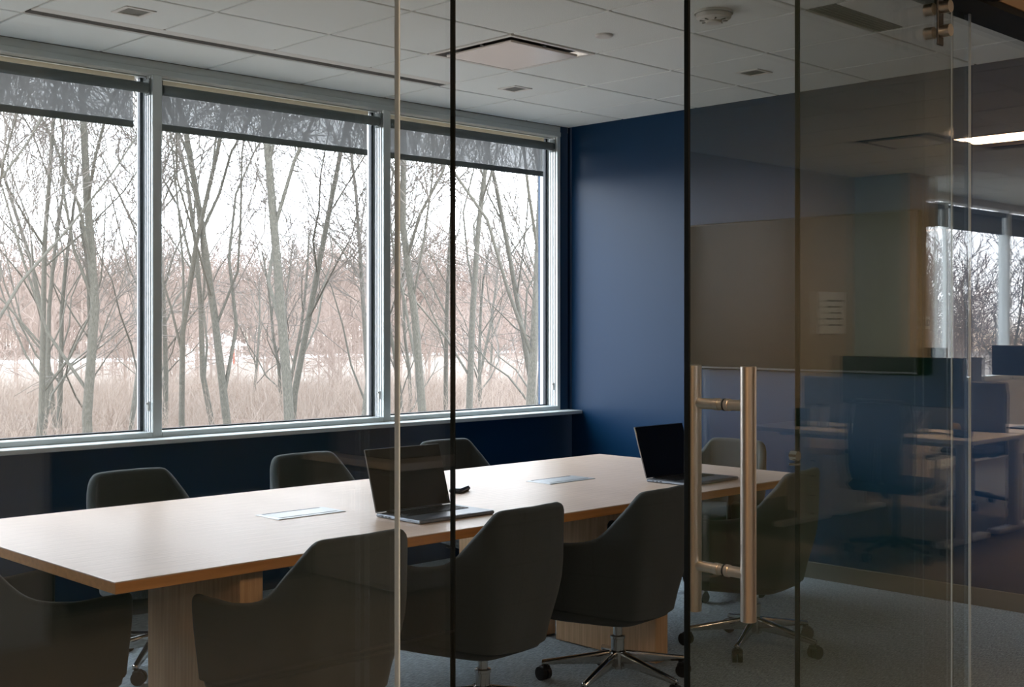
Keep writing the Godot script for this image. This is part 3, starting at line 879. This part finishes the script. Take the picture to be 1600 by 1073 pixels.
func desk(label: String, x0: float, x1: float, z0: float, z1: float) -> void:
	var d := thing("office_desk", label, "desk", Vector3((x0 + x1) / 2, 0, (z0 + z1) / 2), 0, "white desks of the open office")
	var w := x1 - x0
	var l := z1 - z0
	part("desktop", MB.new().box(Vector3(0, 0.715, 0), Vector3(w, 0.03, l), 0.004), M.desk_white, d)
	part("frame", MB.new().box(Vector3(0, 0.67, 0), Vector3(0.10, 0.05, l - 0.4), 0.003), M.desk_white, d)
	for s in [-1.0, 1.0]:
		var lg := part("leg", MB.new().box(Vector3(0, 0.35, s * (l / 2 - 0.25)), Vector3(0.09, 0.66, 0.07), 0.005), M.desk_white, d)
		part("foot", MB.new().box(Vector3(0, 0.018, s * (l / 2 - 0.25)), Vector3(w - 0.08, 0.036, 0.08), 0.008), M.desk_white, lg)
		part("bracket", MB.new().box(Vector3(0, 0.685, s * (l / 2 - 0.25)), Vector3(w - 0.2, 0.03, 0.06), 0.005), M.desk_white, lg)

func monitor(label: String, at: Vector3, turn: float, w: float, y0: float, y1: float) -> void:
	var m := thing("monitor", label, "monitor", at, turn)
	part("casing", MB.new().bar(Vector3(-w / 2, y0, -0.01), Vector3(w / 2, y1, 0.025), 0.005), M.black_plastic, m)
	part("screen", MB.new().bar(Vector3(-w / 2 + 0.008, y0 + 0.008, 0.0245), Vector3(w / 2 - 0.008, y1 - 0.008, 0.0262)), M.screen_glass, m)
	part("stand", MB.new().bar(Vector3(-0.03, 0.01, -0.05), Vector3(0.03, (y0 + y1) / 2, -0.01), 0.005), M.black_plastic, m)
	part("foot", MB.new().bar(Vector3(-0.13, 0.0, -0.12), Vector3(0.13, 0.012, 0.08), 0.004), M.black_plastic, m)

func office() -> void:
	desk("white height adjustable desk nearest the glass, mirrored in the door", 7.74, 8.50, 0.58, 2.42)
	desk("white desk back to back behind the first, its end mirrored at the right edge", 8.56, 9.32, 0.58, 2.42)
	var dv := thing("divider_panel", "low grey fabric panel between the two white desks", "divider", Vector3(8.53, 0, 1.5))
	part("panel", MB.new().bar(Vector3(-0.015, 0.70, -0.80), Vector3(0.015, 1.08, 0.92), 0.01), M.panel_grey, dv)
	monitor("very wide black monitor on the first white desk, mirrored in the door glass", Vector3(8.27, 0.73, 1.40), -PI / 2, 1.04, 0.17, 0.52)
	monitor("black monitor on the second desk, mirrored at the right edge", Vector3(9.0, 0.73, 0.72), PI / 2, 0.62, 0.38, 0.60)
	var wc := solo("webcam", MB.new().box(Vector3(8.27, 1.285, 1.17), Vector3(0.05, 0.07, 0.11), 0.008), M.black_plastic, "small black webcam clipped on top of the wide monitor", "webcam")
	wc.set_meta("group", "")
	task_chair("black mesh task chair in front of the wide monitor, mirrored in the door", Vector3(7.32, 0, 0.98), -PI / 2)
	task_chair("black mesh task chair behind the second desk, mirrored at the right edge", Vector3(9.82, 0, 1.58), PI / 2)
	var cu := thing("tumbler", "silver tumbler standing on the first white desk", "cup", Vector3(8.05, 0.73, 1.95))
	part("body", MB.new().lathe([Vector2(0, 0), Vector2(0.033, 0.0), Vector2(0.043, 0.15), Vector2(0.0, 0.152)]), M.cup_silver, cu)
	part("lid", MB.new().lathe([Vector2(0.045, 0.15), Vector2(0.045, 0.168), Vector2(0.0, 0.17)]), M.black_plastic, cu)
	var mu := thing("mug", "black mug beside the silver tumbler on the first desk", "cup", Vector3(8.03, 0.73, 2.12))
	part("body", MB.new().lathe([Vector2(0, 0), Vector2(0.05, 0.0), Vector2(0.052, 0.13), Vector2(0.046, 0.13), Vector2(0.044, 0.02), Vector2(0, 0.02)]), M.black_plastic, mu)
	part("ear", MB.new().tube([Vector3(0.05, 0.10, 0), Vector3(0.085, 0.09, 0), Vector3(0.085, 0.045, 0), Vector3(0.05, 0.03, 0)], [0.007, 0.007, 0.007, 0.007], 8), M.black_plastic, mu)
	var ph := thing("desk_phone", "grey desk phone with a tilted face on the first desk", "phone", Vector3(8.12, 0.73, 1.25), -PI / 2)
	part("base", MB.new().prism(PackedVector2Array([Vector2(0, 0), Vector2(0.18, 0), Vector2(0.18, 0.02), Vector2(0.02, 0.15), Vector2(0, 0.15)]), -0.1, 0.1, Transform3D(Basis(Vector3.UP, -PI / 2), Vector3())), M.panel_grey, ph)
	part("handset", MB.new().box(Vector3(-0.06, 0.09, 0.10), Vector3(0.045, 0.03, 0.19), 0.012, Basis(Vector3.RIGHT, 0.68)), M.black_plastic, ph)
	var tp := thing("tape_dispenser", "black tape dispenser with a yellow roll near the desk end", "tape dispenser", Vector3(7.98, 0.73, 0.78), 0.4)
	part("body", MB.new().box(Vector3(0, 0.025, 0), Vector3(0.08, 0.05, 0.17), 0.012), M.black_plastic, tp)
	part("tape_roll", MB.new().tube([Vector3(-0.015, 0.055, 0.05), Vector3(0.015, 0.055, 0.05)], [0.036, 0.036], 18), M.yellow_plastic, tp)
	solo("paper_sheet", MB.new().box(Vector3(8.92, 1.12, 1.10), Vector3(0.004, 0.24, 0.10), 0.001), M.paper_blue, "pale blue upright sheet beside the second desk's monitor", "paper")
	var pd := thing("pedestal", "white drawer pedestal on the floor under the desks", "cabinet", Vector3(8.68, 0, 2.32))
	part("body", MB.new().box(Vector3(0, 0.25, 0), Vector3(0.46, 0.46, 0.42), 0.005), M.desk_white, pd)
	for y in [0.13, 0.28, 0.40]:
		var dw := part("drawer", MB.new().box(Vector3(-0.235, y, 0), Vector3(0.018, 0.13 if y < 0.35 else 0.09, 0.40), 0.003), M.desk_white, pd)
		part("pull", MB.new().box(Vector3(-0.248, y + 0.03, 0), Vector3(0.01, 0.008, 0.12), 0.002), M.grille_grey, dw)
	var cz := thing("credenza", "low oak credenza by the dark outer wall, faint in the left glass", "cabinet", Vector3(4.62, 0, 2.57))
	part("carcass", MB.new().box(Vector3(0, 0.36, 0), Vector3(0.70, 0.66, 0.86), 0.004), M.panel_grey, cz)
	part("top", MB.new().box(Vector3(0, 0.71, 0), Vector3(0.74, 0.04, 0.90), 0.004), M.desk_white, cz)
	for z in [-0.215, 0.215]:
		var dd := part("cabinet_door", MB.new().box(Vector3(-0.355, 0.36, z), Vector3(0.016, 0.60, 0.41), 0.003), M.panel_grey, cz)
		part("pull", MB.new().box(Vector3(-0.366, 0.5, z * 0.2), Vector3(0.01, 0.12, 0.01), 0.002), M.brushed_steel, dd)
	var pr := thing("storage_box", "pale grey storage box standing on the oak credenza", "box", Vector3(4.62, 0.73, 2.61))
	part("body", MB.new().box(Vector3(0, 0.10, 0), Vector3(0.50, 0.20, 0.60), 0.006), M.panel_grey, pr)
	part("lid", MB.new().box(Vector3(0, 0.215, 0), Vector3(0.52, 0.03, 0.62), 0.006), M.panel_grey, pr)

# ------------------------------------------------------------------ outside
var rng := RandomNumberGenerator.new()

func limb(b: MB, p: Vector3, d: Vector3, length: float, r: float, depth: int, spec: Dictionary) -> void:
	var segs: int = [7, 5, 3, 2, 2][depth]
	var sides: int = [8, 5, 4, 3, 3][depth]
	var pts := [p]
	var rad := [r]
	var dirs := [d]
	var wig: float = [0.05, 0.16, 0.2, 0.22, 0.2][depth] * spec.get("wig", 1.0)
	for i in segs:
		d = (d + Vector3(rng.randfn() * wig, rng.randfn() * wig * 0.5 + (0.05 if depth else 0.02), rng.randfn() * wig)).normalized()
		p += d * length / segs
		pts.append(p)
		dirs.append(d)
		rad.append(maxf(r * lerpf(1.0, 0.35 if depth == 0 else 0.3, float(i + 1) / segs), spec.thin))
	var target: MB = spec.wood if depth < 2 else spec.twigs
	target.tube(pts, rad, sides, depth < 2)
	if depth >= spec.depth:
		return
	var kids: int = spec.kids[depth]
	for k in kids:
		var t := lerpf(spec.first if depth == 0 else 0.25, 1.0, (k + rng.randf() * 0.8) / kids)
		var f := t * segs
		var i := mini(int(f), segs - 1)
		var q: Vector3 = pts[i].lerp(pts[i + 1], f - i)
		var dd: Vector3 = dirs[i]
		var ang := rng.randf() * TAU
		var side := dd.cross(Vector3.RIGHT if absf(dd.x) < 0.8 else Vector3.FORWARD).normalized().rotated(dd, ang)
		var open: float = lerpf(0.85, 0.4, t) if depth == 0 else rng.randf_range(0.4, 0.85)
		var nd := (dd * cos(open) + side * sin(open) + Vector3(0, 0.18, 0)).normalized()
		var nl := length * ((lerpf(0.60, 0.32, t) if depth == 0 else 0.55) * rng.randf_range(0.7, 1.15))
		limb(b, q, nd, nl, maxf(lerpf(rad[i], rad[i + 1], f - i) * rng.randf_range(0.36, 0.56), spec.thin), depth + 1, spec)

func tree(called: String, label: String, sd: int, h: float, r: float, lean: Vector3, first: float, kids: Array, depth: int, thin: float, wig := 1.0, group := "") -> Node3D:
	rng.seed = sd
	var wood := MB.new()
	var twigs := MB.new()
	limb(wood, Vector3(0, -0.1, 0), (Vector3.UP + lean).normalized(), h, r, 0, {"wood": wood, "twigs": twigs, "kids": kids, "depth": depth, "first": first, "thin": thin, "wig": wig})
	var t := thing(called, label, "tree", Vector3(), 0, group)
	part("trunk", wood, M.bark, t)
	part("twigs", twigs, M.twig, t).set_meta("kind", "stuff")
	return t

func outside() -> void:
	var GY := -4.05
	solo("ground", MB.new().bar(Vector3(-160, GY - 0.3, -420), Vector3(420, GY, -6.3)), M.leaf_litter, "brown woodland ground outside the meeting room windows", "ground", "", "structure")
	solo("ground", MB.new().bar(Vector3(-60, GY - 0.3, 3.3), Vector3(260, GY, 160)), M.leaf_litter, "brown woodland ground outside the open office windows", "ground", "", "structure")
	solo("road", MB.new().bar(Vector3(-60, GY, -196), Vector3(400, GY + 0.06, -178)), M.pale_road, "pale road crossing behind the trees", "road", "", "structure")
	# house beyond the trees
	var hs := thing("house", "small white house with a grey roof beyond the bare trees", "house", Vector3(95, GY, -158), 0.75)
	part("wall", MB.new().bar(Vector3(-4, 0, -3), Vector3(4, 2.7, 3)), M.house_white, hs)
	part("roof", MB.new().prism(PackedVector2Array([Vector2(-3.6, 2.6), Vector2(3.6, 2.6), Vector2(0, 4.4)]), -4.4, 4.4, Transform3D(Basis(Vector3.UP, PI / 2), Vector3())), M.house_white, hs)
	for x in [-2.4, 0.4, 2.4]:
		var w := part("window", MB.new().box(Vector3(x, 1.5, 3.0), Vector3(0.9, 1.1, 0.08)), M.house_white, hs)
		part("pane", MB.new().box(Vector3(x, 1.5, 3.03), Vector3(0.75, 0.95, 0.06)), M.house_glass, w)
	part("front_door", MB.new().box(Vector3(-1.0, 1.05, 3.0), Vector3(0.95, 2.1, 0.1)), M.house_door, hs)
	# the nearest trees: place, height, trunk radius, lean, label
	var near := [
		[7.4, -19.7, 12.0, 0.085, Vector3(0.03, 0, 0), 0.35, "bare tree beyond the left edge of the left window"],
		[11.4, -26.7, 13.0, 0.08, Vector3(0.08, 0, 0), 0.30, "bare forked tree close to the left edge of the left window"],
		[10.5, -21.6, 14.0, 0.105, Vector3(0, 0, 0), 0.28, "thick pale bare tree in the middle of the left window"],
		[17.1, -32.8, 14.0, 0.085, Vector3(-0.02, 0, 0), 0.30, "slim bare tree just left of the left mullion"],
		[21.3, -38.5, 14.0, 0.10, Vector3(0.03, 0, 0), 0.30, "bare tree just right of the left mullion"],
		[13.5, -23.4, 13.0, 0.07, Vector3(-0.02, 0, 0), 0.35, "slim grey bare tree at the left of the middle window before the house"],
		[20.8, -34.2, 14.5, 0.10, Vector3(-0.06, 0, 0.02), 0.25, "bare tree right of the white house"],
		[14.0, -21.9, 13.5, 0.095, Vector3(-0.10, 0, 0.02), 0.25, "dark crooked bare tree leaning left in the middle window"],
		[16.9, -24.8, 14.0, 0.09, Vector3(-0.02, 0, 0), 0.30, "bare tree just left of the tallest trunk in the middle window"],
		[12.7, -18.0, 15.5, 0.10, Vector3(0.0, 0, 0), 0.34, "tall straight bare tree, the thickest in the middle window"],
		[19.7, -26.4, 10.0, 0.075, Vector3(0.06, 0, 0), 0.30, "short dark bare tree at the right of the middle window"],
		[25.9, -33.0, 14.0, 0.09, Vector3(0, 0, 0), 0.30, "bare tree hidden partly by the right mullion"],
		[16.8, -19.8, 13.5, 0.10, Vector3(-0.02, 0, 0), 0.32, "forked bare tree at the left of the right window, seen between the glass edges"],
		[30.5, -34.5, 14.0, 0.09, Vector3(0, 0, 0), 0.30, "slim bare tree behind the dark edge of the doorway glass"],
		[20.3, -22.1, 14.0, 0.09, Vector3(0.03, 0, 0), 0.30, "bare tree just right of the doorway's dark glass edge"],
		[16.8, -17.2, 14.5, 0.10, Vector3(0.01, 0, 0), 0.30, "thick pale bare tree at the right of the right window"],
		[23.6, -23.1, 13.0, 0.085, Vector3(0.05, 0, 0), 0.28, "bare tree at the right end of the right window by the frame"],
		[17.9, -39.1, 14.0, 0.10, Vector3(-0.03, 0, 0), 0.30, "bare tree behind the thick pale tree of the left window"],
	]
	var i := 0
	for n in near:
		var t := tree("bare_tree", n[6], 100 + i * 7, n[2], n[3] * 1.08, n[4], n[5], [8, 6, 5, 3], 4, 0.0088, 1.25)
		t.position = Vector3(n[0], GY, n[1])
		i += 1
	# trees further back
	var g := "bare trees further back in the woods"
	var lb := "bare tree further back in the woods, one of many grey trunks in the haze"
	var protos := []
	for k in 4:
		var t := tree("woodland_tree", lb, 500 + k, 8.0 + k * 0.9, 0.10, Vector3(0.03 * (k - 1.5), 0, 0), 0.25, [8, 5, 4], 3, 0.010, 1.2, g)
		protos.append(t)
	rng.seed = 77
	var first := true
	for k in 40:
		var a := deg_to_rad(rng.randf_range(8.0, 62.0))
		var d := rng.randf_range(36.0, 85.0)
		var at := Vector3(sin(a) * d, GY, -cos(a) * d)
		var turn := rng.randf() * TAU
		if k < 4:
			protos[k].position = at
			protos[k].rotation.y = turn
		else:
			copy(protos[k % 4], "woodland_tree", at, turn, lb, g)
	# trees outside the open office windows, seen mirrored
	for k in 16:
		var at := Vector3(rng.randf_range(30.0, 95.0), GY, rng.randf_range(18.0, 44.0))
		copy(protos[k % 4], "woodland_tree", at, rng.randf() * TAU, "bare tree outside the open office, seen mirrored in the right glass", "bare trees outside the open office")
	# far wood: a haze of twigs
	rng.seed = 5
	var wood := MB.new()
	limb(wood, Vector3(0, -0.1, 0), Vector3.UP, 10.0, 0.12, 0, {"wood": wood, "twigs": wood, "kids": [9, 6, 5], "depth": 3, "first": 0.12, "thin": 0.022, "wig": 1.3})
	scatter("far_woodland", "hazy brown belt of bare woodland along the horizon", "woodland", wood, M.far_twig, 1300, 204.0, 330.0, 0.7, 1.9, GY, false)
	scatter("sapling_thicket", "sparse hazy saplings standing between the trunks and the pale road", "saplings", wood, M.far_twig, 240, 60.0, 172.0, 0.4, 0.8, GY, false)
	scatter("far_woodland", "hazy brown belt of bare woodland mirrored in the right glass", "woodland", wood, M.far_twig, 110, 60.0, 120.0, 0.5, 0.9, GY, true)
	# brush of thin stems on the forest floor
	for q in [["brush_pale", 71, "pale dry brush of thin stems filling the wood between the trunks", 3.2], ["brush_brown", 72, "reddish brown brush of thin stems filling the wood between the trunks", 2.6]]:
		rng.seed = q[1]
		var b := MB.new()
		for s in 16:
			var p := Vector3(rng.randfn() * 0.6, 0, rng.randfn() * 0.6)
			var d := Vector3(rng.randfn() * 0.15, 1, rng.randfn() * 0.15).normalized()
			var pts := [p]
			var hh: float = q[3] * rng.randf_range(0.5, 1.2)
			for k in 3:
				d = (d + Vector3(rng.randfn() * 0.16, -0.05, rng.randfn() * 0.16)).normalized()
				p += d * hh / 3.0
				pts.append(p)
			b.tube(pts, [0.009, 0.008, 0.006, 0.004], 3, false)
			for k in 3:
				var o: Vector3 = pts[1 + k % 3]
				b.tube([o, o + Vector3(rng.randfn(), 1.2, rng.randfn()).normalized() * hh * 0.3], [0.006, 0.003], 3, false)
		scatter("brush", q[2], "brush", b, M[q[0]], 4200, 19.0, 84.0, 0.55, 1.02, GY, false)

func scatter(called: String, label: String, category: String, b: MB, m: Material, count: int, d0: float, d1: float, s0: float, s1: float, gy: float, other_side: bool) -> void:
	var mm := MultiMesh.new()
	mm.transform_format = MultiMesh.TRANSFORM_3D
	mm.mesh = b.mesh()
	mm.instance_count = count
	for k in count:
		var a := deg_to_rad(rng.randf_range(4.0, 64.0))
		var d := d0 * pow(d1 / d0, sqrt(rng.randf()))
		var at := Vector3(sin(a) * d, gy, -cos(a) * d)
		if other_side:
			a = deg_to_rad(rng.randf_range(48.0, 80.0))
			at = Vector3(sin(a) * d + 6.0, gy, cos(a) * d + 4.0)
		mm.set_instance_transform(k, Transform3D(Basis(Vector3.UP, rng.randf() * TAU).scaled(Vector3.ONE * rng.randf_range(s0, s1)), at))
	var o := MultiMeshInstance3D.new()
	o.name = numbered(called)
	o.multimesh = mm
	o.material_override = m
	add_child(o)
	tag(o, label, category, "", "stuff")

# ------------------------------------------------------------------
func _ready() -> void:
	setup()
	materials()
	shell()
	partition()
	ceiling_fittings()
	meeting_room()
	chairs()
	office()
	outside()
